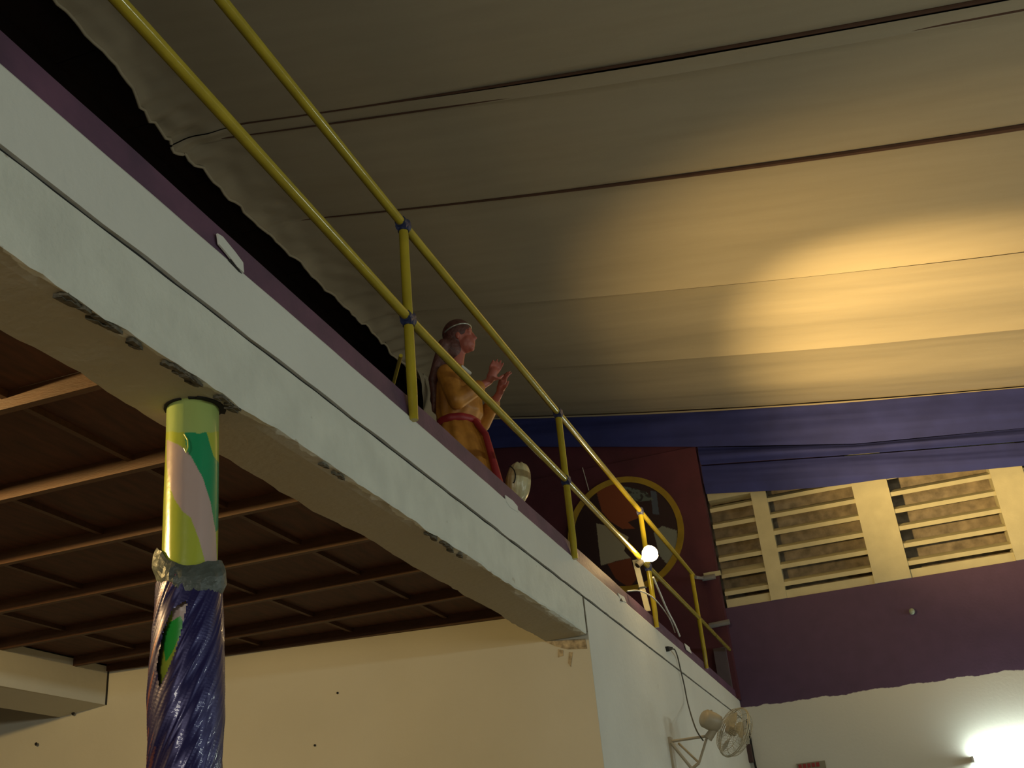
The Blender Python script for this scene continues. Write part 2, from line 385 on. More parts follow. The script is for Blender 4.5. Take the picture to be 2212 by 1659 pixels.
# hanging crumpled cloth near the statue
rows = []
for i in range(30):
    t = i / 29; row = []
    for j in range(22):
        s = j / 21
        x = -4.80 + 0.22 * s + 0.08 * nz(s * 3, t * 2, 4) + 0.05 * t
        y = 11.7 + 1.3 * s + 0.10 * math.sin(s * 21 + t * 3)
        z = zc(-4.6) - 0.03 - (0.75 + 0.35 * s) * t + 0.05 * nz(s * 4, t * 3)
        row.append((x, y, z))
    rows.append(row)
dr = MB().grid(rows).build('hanging_cloth', FABR, None, smooth=True); tag(dr, 'grey crumpled cloth hanging at the dark gap beside the statue', 'cloth')

# ------------------------------------------------------------------ blue drape over the louvres
def ztop(x): return zc(x) - 0.01
def line_z(x, P):
    return float(np.interp(x, [p[0] for p in P], [p[1] for p in P]))
def pl(pts, y): return sorted([(at(u, v, 1, y)[0], at(u, v, 1, y)[2]) for u, v in pts])
m1 = pl([(1130, 966), (1515, 966), (1850, 960), (2212, 925)], 13.80)
m2 = pl([(1528, 1008), (1700, 995), (1850, 985), (2212, 958)], 13.93)
bt = pl([(1520, 1067), (1700, 1058), (1800, 1050), (1900, 1036), (2212, 1006)], 13.86)
def ext(x, P):
    if x > P[-1][0]: return P[-1][1] - 0.05 * (x - P[-1][0])
    if x < P[0][0]: return P[0][1] + 0.16 * (P[0][0] - x)
    return line_z(x, P)
def swag(x0, x1, top, bot, ya, yb, bulge, k, nm):
    rows = []
    for i in range(19):
        t = i / 18; row = []
        for j in range(91):
            x = x0 + (x1 - x0) * j / 90
            z = top(x) * (1 - t) + bot(x) * t
            y = ya + (yb - ya) * t - bulge * math.sin(PI * t ** 1.3) + 0.035 * nz(x * 0.35, z * 7 + x, k) + 0.014 * nz(x * 0.7, z * 22 + 3 * x, k)
            row.append((x, y, z))
        rows.append(row)
    return MB().grid(rows).build(nm, BLUEF, bd, smooth=True)
bd = thing('blue_drape', 'blue cloth swag hanging between the cream ceiling fabric and the louvres', 'drape', (1, 13.85, 4.8))
swag(-4.7, 5.95, ztop, lambda x: ext(x, m1), 13.75, 13.78, 0.05, 1, 'cloth_fold')
swag(-1.60, 5.95, lambda x: ext(x, m1) + 0.02, lambda x: ext(x, m2) + 0.012, 13.86, 13.88, 0.07, 2, 'cloth_fold')
swag(-1.60, 5.95, lambda x: ext(x, m2) - 0.012 - 0.0 * x, lambda x: ext(x, bt), 13.86, 13.86, 0.04, 3, 'cloth_fold')

# ------------------------------------------------------------------ louvre windows in the far wall
bays = [(-1.60, -1.03), (-0.83, 0.26), (0.70, 1.92), (2.30, 3.5), (3.9, 5.1)]
posts = [(-1.03, -0.83), (0.26, 0.70), (1.92, 2.30), (3.5, 3.9), (5.1, 5.5)]
PITCH = 0.228
bk = struct(BX(-1.75, 6, YF + 0.42, YF + 0.5, 2.9, 4.9).build('wall_outer', BRICK))
for k, (a, b_) in enumerate(bays):
    wn = thing('window_%d' % (k + 1), None, None, ((a + b_) / 2, YF, 3.06)); wn['kind'] = 'structure'
    MB().box(a, b_, YF + 0.02, YF + 0.25, 3.06, 3.17).build('sill', LOUV, wn)
    for s in range(7):
        z = 3.215 + PITCH * s; L0 = a - (0.16 if (k == 0 and s == 1) else 0)
        t = 0.004 * nz(s * 3.3, k)
        if k == 0 and s == 1:
            MB().hexa([(-1.60, YF - 0.025, z), (b_, YF - 0.025, z), (b_, YF + 0.10, z + 0.11), (-1.60, YF + 0.10, z + 0.11),
                       (-1.60, YF - 0.005, z + 0.055), (b_, YF - 0.005, z + 0.055), (b_, YF + 0.12, z + 0.155), (-1.60, YF + 0.12, z + 0.155)]).build('slat', LOUV, wn)
            MB().box(-1.80, -1.58, 13.765, 13.795, z + 0.0, z + 0.06).build('slat', LOUV, wn)
            continue
        MB().hexa([(a, YF + 0.0, z), (b_, YF + 0.0, z + t), (b_, YF + 0.14, z + 0.10 + t), (a, YF + 0.14, z + 0.10),
                   (a, YF + 0.0, z + 0.055), (b_, YF + 0.0, z + 0.055 + t), (b_, YF + 0.14, z + 0.125 + t), (a, YF + 0.14, z + 0.125)]).build('slat', LOUV, wn)
    pa, pb = posts[k]
    MB().box(pa, pb, YF - 0.02, YF + 0.25, 3.06, 4.78).build('frame', LOUV, wn)
    if k == 0: MB().box(-1.60, -0.83, YF - 0.015, YF + 0.2, 4.52, 4.78).build('frame', LOUV, wn)

# ================================================================== LIT BULB IN THE GALLERY (its own light)
BP = Vector(at(1402, 1198, 1, 8.50)); bdir = Vector((2.9, 2.1, 2.8)).normalized()
bulb = thing('reflector_bulb', 'lit white bulb glowing beside the third yellow railing post', 'lamp', tuple(BP))
gm = emit('glowing_glass', (1.0, 0.72, 0.38), 28)
MB().lathe(BP - bdir * 0.07, [(0.018, -0.02), (0.02, 0.0), (0.035, 0.02), (0.06, 0.055), (0.068, 0.085), (0.064, 0.11), (0.045, 0.13), (0.01, 0.14)], 24, bdir).build('glass', gm, bulb, smooth=True)
MB().lathe(BP - bdir * 0.07, [(0.02, -0.085), (0.024, -0.08), (0.024, -0.02), (0.019, -0.015)], 16, bdir).build('socket', BLACK, bulb)
def spot(name, power, size, blend, d, r=0.05):
    l = bpy.data.lights.new(name, 'SPOT'); l.energy = power; l.color = WARM; l.spot_size = math.radians(size); l.spot_blend = blend; l.shadow_soft_size = r
    o = bpy.data.objects.new(name, l); COL.objects.link(o); o.location = (BP.x + bdir.x * .12, BP.y + bdir.y * .12, BP.z + bdir.z * .12 + H); aim(o, d)
spot('bulb_beam', 2100, 66, 0.85, (4.1, 4.6, 3.2), 0.09)
spot('bulb_spill', 430, 126, 0.95, (3.4, 3.0, 3.0), 0.09)
l = bpy.data.lights.new('bulb_glow', 'POINT'); l.energy = 14; l.color = WARM; l.shadow_soft_size = 0.06
o = bpy.data.objects.new('bulb_glow', l); COL.objects.link(o); o.location = (BP.x + 0.03, BP.y - 0.09, BP.z + H)
# stake, ties and wires at the third post
P3 = [at(1372, 1210, 1, 8.85), at(1397, 1300, 1, 8.85)]
st = MB(); a_ = Vector(P3[0]); b_ = Vector(P3[1]) + Vector((0, 0, -0.08)); dx = Vector((0.045, 0, 0))
st.hexa([a_ - dx*.5 + Vector((0, -.012, 0)), a_ + dx*.5 + Vector((0, -.012, 0)), a_ + dx*.5 + Vector((0, .012, 0)), a_ - dx*.5 + Vector((0, .012, 0)),
         b_ - dx*.5 + Vector((0, -.012, 0)), b_ + dx*.5 + Vector((0, -.012, 0)), b_ + dx*.5 + Vector((0, .012, 0)), b_ - dx*.5 + Vector((0, .012, 0))])
stake = fixn(st.build('wooden_stake', LOUV)); tag(stake, 'pale wooden stake tied upright beside the third railing post below the bulb', 'stake')
mid = (a_ * 0.45 + b_ * 0.55)
MB().tube([mid + Vector((0.032 * math.cos(t) - 0.0, 0.02 * math.sin(t), 0)) for t in np.linspace(0, 2*PI, 14)], 0.006, 6).build('tape_band', DUCT, stake)
def wire(name, pts, r, m, label):
    P = []
    for i in range(len(pts) - 1):
        for t in np.linspace(0, 1, 7)[:-1]:
            p0 = Vector(pts[max(i-1, 0)]); p1 = Vector(pts[i]); p2 = Vector(pts[i+1]); p3 = Vector(pts[min(i+2, len(pts)-1)])
            P.append(0.5 * ((2*p1) + (-p0+p2)*t + (2*p0-5*p1+4*p2-p3)*t*t + (-p0+3*p1-3*p2+p3)*t**3))
    P.append(Vector(pts[-1]))
    o = MB().tube(P, r, 6).build(name, m, None, smooth=True); return tag(o, label, 'wire')
wire('tie_wire', [at(1355, 1277, 0, -1.66), at(1380, 1276, 0, -1.60), at(1405, 1287, 0, -1.58), at(1425, 1306, 0, -1.60), at(1446, 1336, 0, -1.62), at(1458, 1366, 0, -1.645)], 0.006, WIREW,
     'thin pale tie wire looped round the third railing post')
wire('white_cable', [at(1411, 1247, 0, -1.57), at(1425, 1280, 0, -1.575), at(1440, 1315, 0, -1.585), at(1458, 1350, 0, -1.60), at(1468, 1374, 0, -1.625)], 0.010, WIREW,
     'white cable slanting from the lit bulb down to the gallery ledge')
XW = XF + 0.022
wire('dark_cable', [at(1453, 1402, 0, XW), at(1458, 1404, 0, XW + .02), at(1464, 1420, 0, XW), at(1470, 1446, 0, XW), at(1478, 1480, 0, XW), at(1486, 1520, 0, XW + .02), at(1502, 1572, 1, 8.9), at(1519, 1600, 1, 8.9)], 0.006, WIREB,
     'thin dark cable running down the white wall to the fan')
plug = tag(fixn(MB().prism([at(1436, 1397, 0, XF + .002), at(1446, 1399, 0, XF + .002), at(1446, 1404, 0, XF + .002), at(1439, 1408, 0, XF + .002)], (0.03, 0, 0)).build('plug', BLACK)),
           'small black plug on the white wall at the top of the dark cable', 'plug')

# ================================================================== YELLOW RAILING
XR = -1.632
rl = thing('railing', 'yellow painted pipe railing along the gallery edge with blue taped joints', 'railing', (XR, 6, ZT))
PY = [-1.15, 1.39, 3.915, 6.45, 8.97, 11.5]
ZTOP, ZMID = 2.905, 2.415
def zt(y): return float(np.interp(y, [-2, 2.4, 3.9, 6.4, 9.0, 11.6], [2.89, 2.89, 2.882, 2.895, 2.93, 2.953]))
def zm(y): return float(np.interp(y, [-2, 1.87, 3.9, 6.45, 9.0, 11.5, 13.8], [2.42, 2.42, 2.374, 2.41, 2.42, 2.458, 2.48]))
MB().tube([(XR, y, zt(y)) for y in np.arange(-4, 11.63, 0.3)] + [(XR, 11.62, zt(11.62))], 0.0225, 16).build('top_rail', YEL, rl, smooth=True)
MB().tube([(XR, y, zm(y)) for y in np.arange(-4, 13.79, 0.3)], 0.0225, 16).build('middle_rail', YEL, rl, smooth=True)
for i, y in enumerate(PY):
    zb = 1.875 + (0.02 if i == 4 else 0.05 if i == 5 else 0)
    MB().tube([(XR - 0.004, y + 0.01, zb), (XR - 0.004, y + 0.01, zb + 0.06), (XR, y, zb + 0.13), (XR, y, zm(y)), (XR, y, zt(y))], [0.020, 0.021, 0.023, 0.0225, 0.0225], 16).build('post', YEL, rl, smooth=True)
    for zz in ((zt(y), zm(y)) if i < 5 else ()):
        t = MB(); t.tube([(XR, y - 0.035, zz), (XR, y + 0.035, zz)], 0.028, 16); t.tube([(XR, y, zz - 0.04), (XR, y, zz + 0.005)], 0.027, 16)
        t.tube([(XR, y - 0.03, zz - 0.025), (XR, y + 0.03, zz + 0.02)], 0.0275, 12)
        t.build('joint_tape', TAPE, rl, smooth=True)
# short brace behind the first visible post
MB().tube([at(866, 768, 0, XR - 0.03), at(849, 832, 0, XR - 0.22)], 0.009, 8).build('brace', YEL, rl, smooth=True)
MB().tube([at(1503, 1247, 0, XR), at(1517, 1249, 1, 13.75)], 0.02, 8).build('end_bracket', GREY, rl)
MB().tube([at(1532, 1352, 1, 13.74), at(1576, 1343, 1, 13.74)], 0.035, 8).build('end_bracket', GREY, rl)
MB().tube([at(1517, 1250, 1, 13.74), at(1545, 1245, 1, 13.74)], 0.035, 8).build('end_bracket', GREY, rl)

# ================================================================== COLUMN WRAPPED IN PLASTIC
CX, CY, CR = -1.790, 2.548, 0.0775
def cx_(z): return CX + 0.022 * (ZS - z)
col = thing('wrapped_column', 'round column under the beam wrapped in yellow, green and white plastic', 'column', (CX, CY, -1.5))
YG = (0.34, 0.40, 0.045); GR = (0.01, 0.24, 0.10); PK = (0.42, 0.32, 0.30); TP = (0.30, 0.40, 0.12)
def pipe_col(u, v):
    if v < 934 + 4 * nz(u * .05): return TP
    if inpoly(u, v, [(398, 934), (446, 932), (461, 985), (480, 1010), (480, 1130), (466, 1150), (455, 1085), (438, 1032), (412, 985), (404, 975), (400, 950)]): return GR
    if inpoly(u, v, [(385, 960), (404, 975), (412, 985), (438, 1032), (455, 1085), (466, 1150), (470, 1245), (450, 1240), (430, 1165), (412, 1118), (395, 1105), (378, 1080), (366, 1050), (360, 1000), (360, 950)]): return PK
    if v > 1300 and inpoly(u, v, [(350, 1380), (365, 1345), (390, 1330), (398, 1350), (372, 1410), (358, 1430)]): return (0.03, 0.36, 0.05)
    if v > 1300 and u > 372 and v < 1350: return PK
    return YG
rows = []; cols = []; n = 220; nzr = 420
for i in range(nzr + 1):
    z = ZS + 0.005 - (ZS + 0.005 - 0.3) * i / nzr; row = []
    for k in range(n):
        t = 2 * PI * k / n; r = CR + 0.0012 * nz(math.cos(t) * 3, math.sin(t) * 3, z * 5)
        p = (cx_(z) + r * math.cos(t), CY + r * math.sin(t), z); row.append(p)
        u, v = proj(p); vis = (math.cos(t) * (0 - CX) + math.sin(t) * (0 - CY)) > 0
        cols.append(pipe_col(u, v) if vis else (YG if (int((z * 7 + t)) % 2) else PK))
    rows.append(row)
pipe_m = paint_mat('wrapped_plastic', 0.26, 0.4, 0.25)
MB().grid(rows, close=True, flip=True).build('plastic_sheeting', pipe_m, col, smooth=True, colors=cols)
MB().tube([(cx_(ZS - .02), CY, ZS - 0.02), (cx_(-1.5), CY, -1.5)], CR - 0.01, 24).build('pipe', GREY, col, smooth=True)
# black broken ring where the column enters the beam
rg = MB()
for k in range(22):
    t0 = 2 * PI * k / 22
    w = 0.008 + 0.006 * abs(nz(k * 1.7)) + (0.010 if -0.9 < math.atan2(math.sin(t0), math.cos(t0)) < 0.6 else 0)
    if random.random() < 0.12: continue
    q = [(CX + (CR + e) * math.cos(t), CY + (CR + e) * math.sin(t), ZS - 0.003) for e, t in ((-0.004, t0), (w, t0), (w, t0 + 0.29), (-0.004, t0 + 0.29))]
    rg.prism(q, (0, 0, 0.008))
fixn(rg.build('gap_ring', BLACK, col))
# little torn loop of tape
MB().tube([(at(u, v, 1, CY - CR - 0.01)) for u, v in ((398, 938), (405, 950), (406, 965), (402, 978), (398, 968))], 0.0022, 6).build('tape_loop', mat('lime_tape', (0.45, 0.5, 0.08), 0.3), col)
# grey duct-tape collar
rows = []
for i in range(9):
    s = i / 8; row = []
    for k in range(48):
        t = 2 * PI * k / 48
        tilt = -0.030 * math.cos(t) + 0.022 * math.sin(2 * t + 1)
        r = CR + 0.006 + 0.012 * math.sin(PI * s) + 0.012 * max(0, math.cos(t - 0.1)) ** 6 + 0.014 * max(0, math.cos(t - PI)) ** 4 + 0.006 * nz(t * 4, s * 3) * (1 if 0 < s < 1 else .3)
        z = 0.935 - 0.095 * s + tilt + 0.008 * nz(t * 3, 2)
        row.append((cx_(z) + r * math.cos(t), CY + r * math.sin(t), z))
    rows.append(row)
MB().grid(rows, close=True, flip=True).build('duct_tape_collar', DUCT, col)
# twisted blue and purple foil below the collar
opening = [(400, 1298), (404, 1305), (390, 1370), (372, 1425), (352, 1470), (344, 1486), (338, 1440), (352, 1365), (362, 1340), (372, 1316)]
rows = []; n = 150; m_ = 330
foil_cols = []
for i in range(m_ + 1):
    z = 0.875 - (0.875 + 0.30) * i / m_; row = []
    base = CR + 0.010 + 0.012 * math.sin(min(1, max(0, (0.88 - z) / 0.7)) * PI) ** 0.8 - 0.004 * min(1, max(0, (0.55 - z) / 0.2))
    for k in range(n):
        t = 2 * PI * k / n; ph = t - z * 5.0
        r = base + 0.007 * nz(math.cos(ph) * 1.6, math.sin(ph) * 1.6, z * 2) + 0.004 * abs(nz(math.cos(ph) * 8, math.sin(ph) * 8, z * 4)) + 0.0035 * abs(nz(math.cos(ph) * 20, math.sin(ph) * 20, z * 9))
        row.append((cx_(z) + r * math.cos(t), CY + r * math.sin(t), z))
        foil_cols.append((0.010, 0.007, 0.075) if nz(math.cos(ph) * 7, math.sin(ph) * 7, z * 4) < 0.28 + 0.5 * math.cos(t + 0.6) else (0.16, 0.055, 0.06))  # copper streaks on the left side: warm lamplight highlights painted into the foil colour
    rows.append(row)
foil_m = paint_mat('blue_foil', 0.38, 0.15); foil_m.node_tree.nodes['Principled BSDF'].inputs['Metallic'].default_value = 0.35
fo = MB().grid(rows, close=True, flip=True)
keep = []
for f in fo.f:
    p = np.mean([fo.v[i] for i in f], axis=0); u, v = proj(p)
    if ((p[0] - CX) * -CX + (p[1] - CY) * -CY) > 0 and inpoly(u, v, opening): continue
    keep.append(f)
fo.f = keep
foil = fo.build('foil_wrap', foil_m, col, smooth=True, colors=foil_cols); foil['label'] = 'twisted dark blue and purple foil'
MB().tube([(cx_(-0.25), CY, -0.25), (cx_(-1.5), CY, -1.5)], CR + 0.012, 24).build('foil_wrap', foil_m, col, smooth=True)

# ================================================================== STATUE ON THE GALLERY
SX, SY, SZ = -2.17, 5.95, ZT
statue = thing('statue', 'ochre robed statue with long brown hair raising both hands behind the railing', 'statue', (SX, SY, SZ))
def capsule(mb, pts, rs, n=12):
    mb.tube(pts, rs, n)
    for p, r in zip(pts, rs): mb.ell(p, (r, r, r), 12, 8)
def remesh(o, vox):
    md = o.modifiers.new('remesh', 'REMESH'); md.mode = 'VOXEL'; md.voxel_size = vox; md.use_smooth_shade = True
    sm = o.modifiers.new('smooth', 'SMOOTH'); sm.iterations = 3; sm.factor = 0.5
# the figure faces +x (the hall); hx: forward, y: sideways
hz = 3.33
sk = MB()
hc = Vector((SX + 0.065, SY, hz + 0.02))
sk.ell(hc + Vector((-0.012, 0, 0.03)), (0.092, 0.075, 0.10)); sk.ell(hc + Vector((0.03, 0, -0.035)), (0.062, 0.055, 0.075))
sk.ell(hc + Vector((0.062, 0, -0.085)), (0.024, 0.026, 0.022))                  # chin
sk.tube([hc + Vector((0.078, 0, 0.02)), hc + Vector((0.098, 0, -0.02)), hc + Vector((0.085, 0, -0.03))], [0.008, 0.014, 0.010], 8)   # nose
sk.ell(hc + Vector((0.080, 0, -0.055)), (0.013, 0.022, 0.007)); sk.ell(hc + Vector((0.078, 0, -0.066)), (0.013, 0.020, 0.007))     # lips
for s in (-1, 1):
    sk.ell(hc + Vector((0.066, s * 0.032, 0.012)), (0.014, 0.016, 0.010)); sk.ell(hc + Vector((0.072, s * 0.032, 0.032)), (0.012, 0.024, 0.006))
    sk.ell(hc + Vector((0.0, s * 0.075, -0.005)), (0.016, 0.010, 0.028)); sk.ell(hc + Vector((0.05, s * 0.035, -0.03)), (0.022, 0.02, 0.022))
capsule(sk, [hc + Vector((-0.02, 0, -0.05)), Vector((SX + 0.015, SY, 3.16)), Vector((SX, SY, 3.09))], [0.046, 0.047, 0.06])
sk.ell((SX, SY, 2.98), (0.10, 0.16, 0.17)); sk.ell((SX, SY, 2.74), (0.09, 0.125, 0.2)); sk.ell((SX, SY, 2.5), (0.11, 0.15, 0.2))
for s in (-1, 1): capsule(sk, [(SX, SY + s * 0.07, 2.45), (SX, SY + s * 0.07, 2.2), (SX - 0.01, SY + s * 0.07, 1.95)], [0.075, 0.055, 0.04])
for s in (-1, 1): sk.ell((SX + 0.05, SY + s * 0.07, 1.925), (0.11, 0.04, 0.03))
hands = []
for s in (-1, 1):
    sh = Vector((SX, SY + s * 0.16, 3.05)); el = Vector((SX + 0.09, SY + s * 0.21, 2.82)); wr = Vector((SX + 0.265, SY + s * 0.10, 2.945))
    capsule(sk, [sh, el], [0.048, 0.04]); capsule(sk, [el, (el + wr) / 2, wr], [0.04, 0.034, 0.024])
    d = Vector((0.42, -s * 0.15, 0.9)).normalized(); side = Vector((0.55, -s * 0.4, -0.2)); side = (side - d * side.dot(d)).normalized(); nrm = d.cross(side)
    palm = wr + d * 0.05
    sk.tube([wr, wr + d * 0.03, wr + d * 0.085], [0.023, 0.031, 0.030], 10); sk.ell(palm + d * 0.02, (0.030, 0.022, 0.040))
    for q, (off, ln) in enumerate(((-0.026, 0.055), (-0.009, 0.070), (0.009, 0.075), (0.026, 0.066))):
        b0 = wr + d * 0.08 + side * off; k1 = b0 + d * ln * 0.45 + side * off * 0.25; k2 = k1 + d * ln * 0.3 + nrm * 0.010 * s; k3 = k2 + d * ln * 0.25 + nrm * 0.014 * s
        capsule(sk, [b0, k1, k2, k3], [0.0095, 0.009, 0.008, 0.007], 8)
    b0 = wr + d * 0.03 + side * 0.026
    capsule(sk, [b0, b0 + side * 0.028 + d * 0.022, b0 + side * 0.040 + d * 0.050], [0.012, 0.0105, 0.008], 8)
body = sk.build('body', SKIN, statue, smooth=True); remesh(body, 0.006)
# robe: lofted torso and wide skirt with folds, plus wide sleeves
def ringrow(cx0, cy0, z, rx, ry, folds=0.0, n=56, ph=0):
    return [(cx0 + (rx + folds * math.sin(t * 11 + ph) + folds * 0.5 * math.sin(t * 5 + ph)) * math.cos(t), cy0 + (ry + folds * math.sin(t * 11 + ph)) * math.sin(t), z) for t in [2*PI*k/n for k in range(n)]]
rb = MB(); rows = []
for z, ox, rx, ry, fo_ in ((1.93, 0.03, 0.29, 0.29, .024), (2.05, 0.03, 0.27, 0.27, .022), (2.25, 0.025, 0.235, 0.24, .018), (2.45, 0.02, 0.20, 0.21, .014), (2.60, 0.01, 0.165, 0.185, .009), (2.70, 0.0, 0.128, 0.155, .005),
                           (2.745, 0.0, 0.122, 0.148, .003), (2.80, 0.01, 0.150, 0.165, .006), (2.90, 0.015, 0.142, 0.185, .005), (3.00, 0.012, 0.125, 0.195, .003), (3.07, 0.005, 0.095, 0.17, .002), (3.12, 0.005, 0.066, 0.095, .001), (3.155, 0.01, 0.056, 0.06, 0)):
    rows.append(ringrow(SX + ox, SY, z, rx, ry, fo_, ph=z * 1.5))
rb.grid(rows, close=True); rb.cap(rows[0], True); rb.cap(rows[-1])
for s in (-1, 1):
    sh = Vector((SX, SY + s * 0.15, 3.04)); el = Vector((SX + 0.08, SY + s * 0.215, 2.81)); wr = Vector((SX + 0.20, SY + s * 0.14, 2.90))
    capsule(rb, [sh, (sh + el) / 2, el], [0.068, 0.062, 0.062]); capsule(rb, [el, (el + wr) / 2, wr], [0.062, 0.055, 0.048])
robe = rb.build('robe', GOLD, statue, smooth=True); remesh(robe, 0.008)
sb = MB(); rows = []
for e, dz in ((0.004, -0.028), (0.018, -0.018), (0.020, 0.012), (0.004, 0.024)): rows.append(ringrow(SX, SY, 2.735 + dz, 0.122 + e, 0.150 + e, .002))
sb.grid(rows, close=True)
sb.tube([(SX + 0.13, SY - 0.05, 2.72), (SX + 0.20, SY - 0.07, 2.60), (SX + 0.235, SY - 0.075, 2.42), (SX + 0.275, SY - 0.08, 2.2)], [0.02, 0.022, 0.024, 0.028], 8)
sb.build('sash', REDC, statue, smooth=True)
# pale collar
MB().tube([(SX + 0.066, SY + 0.05, 3.125), (SX + 0.105, SY, 3.085), (SX + 0.066, SY - 0.05, 3.125)], 0.012, 8).build('collar', WHITE, statue, smooth=True)
# long wavy hair down the back
hb = MB()
hb.ell(hc + Vector((-0.028, 0, 0.045)), (0.105, 0.09, 0.105)); hb.ell(hc + Vector((-0.06, 0, -0.06)), (0.075, 0.088, 0.11))
for q in range(9):
    a = (q - 4) / 4.0; ph = q * 1.3
    capsule(hb, [Vector((SX - 0.035 - 0.02 * (1 - abs(a)), SY + a * 0.085, 3.30)), Vector((SX - 0.075 + 0.012 * math.sin(ph), SY + a * 0.10, 3.17)), Vector((SX - 0.115, SY + a * 0.11, 3.05)), Vector((SX - 0.13 + 0.015 * math.cos(ph), SY + a * 0.10, 2.93)), Vector((SX - 0.135, SY + a * 0.08, 2.84))],
            [0.036, 0.036, 0.032, 0.026, 0.014], 8)
hair = hb.build('hair', HAIR, statue, smooth=True); remesh(hair, 0.009)
MB().tube([hc + Vector((-0.03 + 0.098 * math.cos(t), 0.093 * math.sin(t), 0.055 + 0.03 * math.cos(t))) for t in np.linspace(-2.2, 2.2, 20)], 0.006, 6).build('headband', mat('silver_band', (0.4, 0.4, 0.35), 0.3, metal=0.7), statue, smooth=True)

# cream bundle beside the statue's skirt
bc = Vector(at(1119, 1038, 1, 6.32)); bun = MB(); rows = []
for i in range(19):
    p = -PI/2 + PI * i / 18; row = []
    for k in range(40):
        t = 2*PI*k/40
        rr = (max(math.cos(p), .02)) ** 0.75
        f = 1 + 0.05 * math.sin(t * 14) * rr + 0.03 * nz(t * 3, p * 3)
        row.append((bc.x + 0.078 * rr * f * math.cos(t) + 0.02 * math.sin(p * 1.2), bc.y + 0.11 * rr * f * math.sin(t), bc.z - 0.02 + 0.135 * math.sin(p) * (1 + 0.04 * math.sin(t * 7))))
    rows.append(row)
bun.grid(rows, close=True); bun.cap(rows[0], True); bun.cap(rows[-1])
BUNM = mat('cream_wrapping', (0.52, 0.47, 0.27), 0.3, var=0.15, scale=20, bump=0.3, bscale=30)
bu = thing('wrapped_bundle', 'small cream ribbed bundle beside the skirt of the statue at the purple curb', 'bundle', (bc.x, bc.y, ZT))
bun.build('wrapping', BUNM, bu, smooth=True)
MB().lathe((bc.x, bc.y, ZT), [(0.06, 0), (0.06, 0.02), (0.02, 0.04), (0.02, bc.z - ZT - 0.13)], 16).build('stand', GREY, bu)
MB().tube([(bc.x - 0.03 + 0.05 * math.cos(t), bc.y - 0.112, bc.z + 0.07 * math.sin(t)) for t in np.linspace(-0.9, 1.2, 10)], 0.004, 6).build('dark_cord', BLACK, bu)

# ================================================================== ROUND PAINTED EMBLEM ON THE MAROON WALL
ctr = at(1350, 1152, 1, 13.77); CXE, CZE = ctr[0], ctr[2]; R_E = 0.80
ee = thing('round_picture', 'round dark painted picture with a yellow rim on the maroon wall', 'picture', (CXE, 13.79, CZE))
RXE, RZE = 0.80, 0.80
rows = []
for rr, yy in ((0.90, 13.795), (0.90, 13.765), (1.0, 13.755), (1.0, 13.795)):
    rows.append([(CXE + RXE * rr * math.cos(t), yy, CZE + RZE * rr * math.sin(t)) for t in [2*PI*k/72 for k in range(72)]])
fixn(MB().grid(rows + [rows[0]], close=True).build('rim', mat('ochre_rim', (0.36, 0.24, 0.02), 0.5, var=0.15), ee, smooth=False))
def pic(u, v):
    if inpoly(u, v, [(1288, 1060), (1330, 1043), (1352, 1062), (1378, 1100), (1382, 1118), (1356, 1128), (1372, 1142), (1345, 1143), (1318, 1126), (1300, 1105)]): return (0.22, 0.055, 0.018)
    if inpoly(u, v, [(1345, 1050), (1370, 1055), (1396, 1062), (1412, 1080), (1380, 1084), (1362, 1076)]): return (0.10, 0.13, 0.12) if nz(u * .12, v * .12) > -0.1 else (0.03, 0.03, 0.03)
    if inpoly(u, v, [(1405, 1060), (1418, 1062), (1424, 1112), (1410, 1110)]): return (0.07, 0.09, 0.13)
    if inpoly(u, v, [(1288, 1130), (1318, 1138), (1340, 1150), (1358, 1160), (1348, 1190), (1362, 1205), (1330, 1212), (1298, 1222), (1292, 1170)]): return (0.33, 0.31, 0.23)
    if inpoly(u, v, [(1430, 1136), (1462, 1146), (1466, 1190), (1450, 1230), (1425, 1200), (1412, 1150)]): return (0.20, 0.22, 0.19)
    if inpoly(u, v, [(1312, 1218), (1362, 1205), (1375, 1250), (1360, 1270), (1330, 1250)]): return (0.17, 0.04, 0.012)
    if inpoly(u, v, [(1232, 1095), (1252, 1085), (1258, 1100), (1245, 1110)]): return (0.02, 0.03, 0.10)
    return (0.028, 0.010, 0.012)
rows = []; cols = []; n1 = 130
m = MB(); 
for i in range(100):
    rr = 0.915 * (i + 0.02) / 99; row = []
    for k in range(320):
        t = 2*PI*k/320; p = (CXE + RXE * rr * math.cos(t), 13.772, CZE + RZE * rr * math.sin(t)); row.append(p); u, v = proj(p); cols.append(pic(u, v))
    rows.append(row)
m.grid(rows, close=True).build('painted_panel', paint_mat('emblem_paint', 0.6), ee, colors=cols)
MB().tube([(CXE - 0.42, 13.765, CZE + 0.70), (CXE - 0.47, 13.765, CZE + 1.05)], 0.006, 6).build('hanging_string', WIREW, ee)
# grey box low on the maroon wall
gx = tag(BX(-1.83, -1.68, 13.70, 13.80, ZT, 2.52).build('grey_cabinet', mat('grey_box', (0.10, 0.08, 0.10), 0.6)), 'dull grey box standing at the foot of the maroon wall', 'box')

